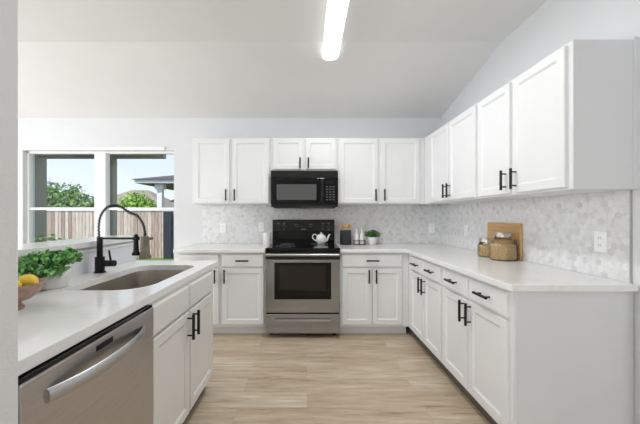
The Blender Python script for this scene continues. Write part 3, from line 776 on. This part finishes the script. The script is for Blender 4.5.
# ------------------------------------------------------------------ cutting board and jars on the right counter
bx = thing('cutting_board', 'oak cutting board leaning on the tiled right wall', 'cutting board', (XR - BS - .003, 2.30, CT))
t = bmesh.new(); prism(t, rrect(0, .42, 0, .285, .014, 5), 0, .02, .003)
bmesh.ops.transform(t, matrix=Matrix(((0, 0, -1, -.0), (1, 0, 0, 0), (0, 1, 0, .0005), (0, 0, 0, 1))), verts=t.verts[:])
b_ = obj('board', t, 'board', bx)
bm = bmesh.new(); tube(bm, [(-.0205, .05, .145), (-.0195, .05, .145)], .011, 20); obj('hanging_hole', bm, 'soil', bx)
def jar(label, loc, r, h, lidr, fill, rot):
    t = thing('glass_jar', label, 'jar', loc, rot, 'glass jars of grain')
    def hexprof(bm, prof, seg=48, sq=.10):
        rings = []
        for rr, z in prof:
            if rr == 0: rings.append([bm.verts.new((0, 0, z))]); continue
            ring = []
            for i in range(seg):
                a = 2 * PI * i / seg; k = 1.0
                if rr > lidr * 1.12: 
                    m6 = (a % (PI / 3)) - PI / 6; k = 1 - .75 * (1 - math.cos(PI / 6) / math.cos(m6))
                ring.append(bm.verts.new((rr * k * math.cos(a), rr * k * math.sin(a), z)))
            rings.append(ring)
        for a, b in zip(rings, rings[1:]):
            for i in range(seg):
                j = (i + 1) % seg
                if len(a) == 1: bm.faces.new((a[0], b[i], b[j]))
                elif len(b) == 1: bm.faces.new((a[i], b[0], a[j]))
                else: bm.faces.new((a[i], b[i], b[j], a[j]))
    bm = bmesh.new(); hexprof(bm, [(0, 0), (r * .92, 0), (r, .01), (r, h * .80), (r * .93, h * .9), (lidr, h * .97), (lidr, h * 1.05)]); obj('glass_body', bm, 'jar', t, 40)
    bm = bmesh.new(); hexprof(bm, [(0, .006), (r * .89, .006), (r * .96, .014), (r * .96, fill), (r * .5, fill + .006), (0, fill + .004)]); obj('grain', bm, 'grain', t, 40)
    bm = bmesh.new(); lathe(bm, [(0, h * 1.055 + .001), (lidr * 1.08, h * 1.055 + .001), (lidr * 1.1, h * 1.06), (lidr * 1.1, h * 1.06 + .026), (lidr * 1.04, h * 1.06 + .03), (0, h * 1.06 + .03)], 32)
    obj('lid', bm, 'lidm', t, 40)
jar('larger glass jar of grain in front of the cutting board', (1.532, 2.35, CT + .0005), .098, .172, .055, .122, .12)
jar('smaller glass jar of grain behind the larger jar', (1.52, 2.545, CT + .0005), .066, .118, .05, .095, .3)

# ------------------------------------------------------------------ peninsula: planter and fruit bowl
pl = thing('potted_plant', 'bushy green plant in a white pot against the bar ledge', 'potted plant', (-1.222, 1.44, CT))
bm = bmesh.new(); lathe(bm, [(0, 0), (.055, 0), (.062, .006), (.074, .085), (.072, .09), (.068, .088), (.064, .065), (0, .065)], 36); obj('pot', bm, 'stone', pl, 40)
bm = bmesh.new(); lathe(bm, [(0, .0665), (.063, .0665)], 24); obj('soil', bm, 'soil', pl)
bm = bmesh.new()
for c, r, k in (((0, -.03, .14), (.09, .09, .045), 380), ((-.03, -.11, .115), (.06, .08, .04), 190), ((.04, .04, .145), (.065, .065, .045), 220), ((.05, -.07, .095), (.06, .075, .04), 200), ((-.02, -.17, .085), (.045, .05, .03), 50)):
    leaves(bm, int(k * .85), c, r, .03, .2)
for v in bm.verts:
    if v.co.x < -.06: v.co.x = -.06 + (v.co.x + .06) * .02
obj('foliage', bm, 'leaf', pl)
bm = bmesh.new()
for i in range(14):
    a = i * 2.4; r = .05 + .004 * i; tube(bm, [(.02 * math.cos(a), .02 * math.sin(a), .06), (r * .7 * math.cos(a), r * math.sin(a), .13)], .0025, 5)
obj('stems', bm, 'herb', pl)

bw = (-1.088, 1.095)
fb = thing('fruit_bowl', 'wooden footed bowl of lemons on the peninsula counter', 'bowl', (bw[0], bw[1], CT))
bm = bmesh.new(); lathe(bm, [(0, .026), (.03, .026), (.062, .037), (.09, .064), (.101, .092), (.104, .096), (.100, .097), (.085, .070), (.056, .047), (.025, .037), (0, .036)], 48); obj('dish', bm, 'bowl', fb, 50)
bm = bmesh.new(); lathe(bm, [(0, 0), (.042, 0), (.044, .006), (.034, .02), (.036, .0285), (0, .0285)], 32); obj('foot', bm, 'bowl', fb, 50)
LM = [(.040, -.032, .092, .5, 'lemon at the front right of the wooden bowl'), (-.03, -.046, .092, 2.0, 'lemon at the front left of the wooden bowl'), (.03, .044, .094, 1.5, 'lemon at the back right of the wooden bowl'),
      (-.046, .034, .094, .7, 'lemon at the back left of the wooden bowl')]
for i, (x, y, z, a, lab) in enumerate(LM):
    bm = bmesh.new(); prof = [(0, -.047), (.006, -.044), (.012, -.038), (.024, -.027), (.031, -.01), (.032, .004), (.028, .02), (.017, .033), (.008, .039), (.005, .044), (0, .045)]
    lathe(bm, [(a_ * .86, b_ * .86) for a_, b_ in prof], 24)
    o = obj('lemon', bm, 'lemon', None, 70); tag(o, lab, 'lemon', 'lemons in the wooden bowl')
    o.location = (bw[0] + x, bw[1] + y, CT + z); o.rotation_euler = (PI / 2 + .2, 0, a)
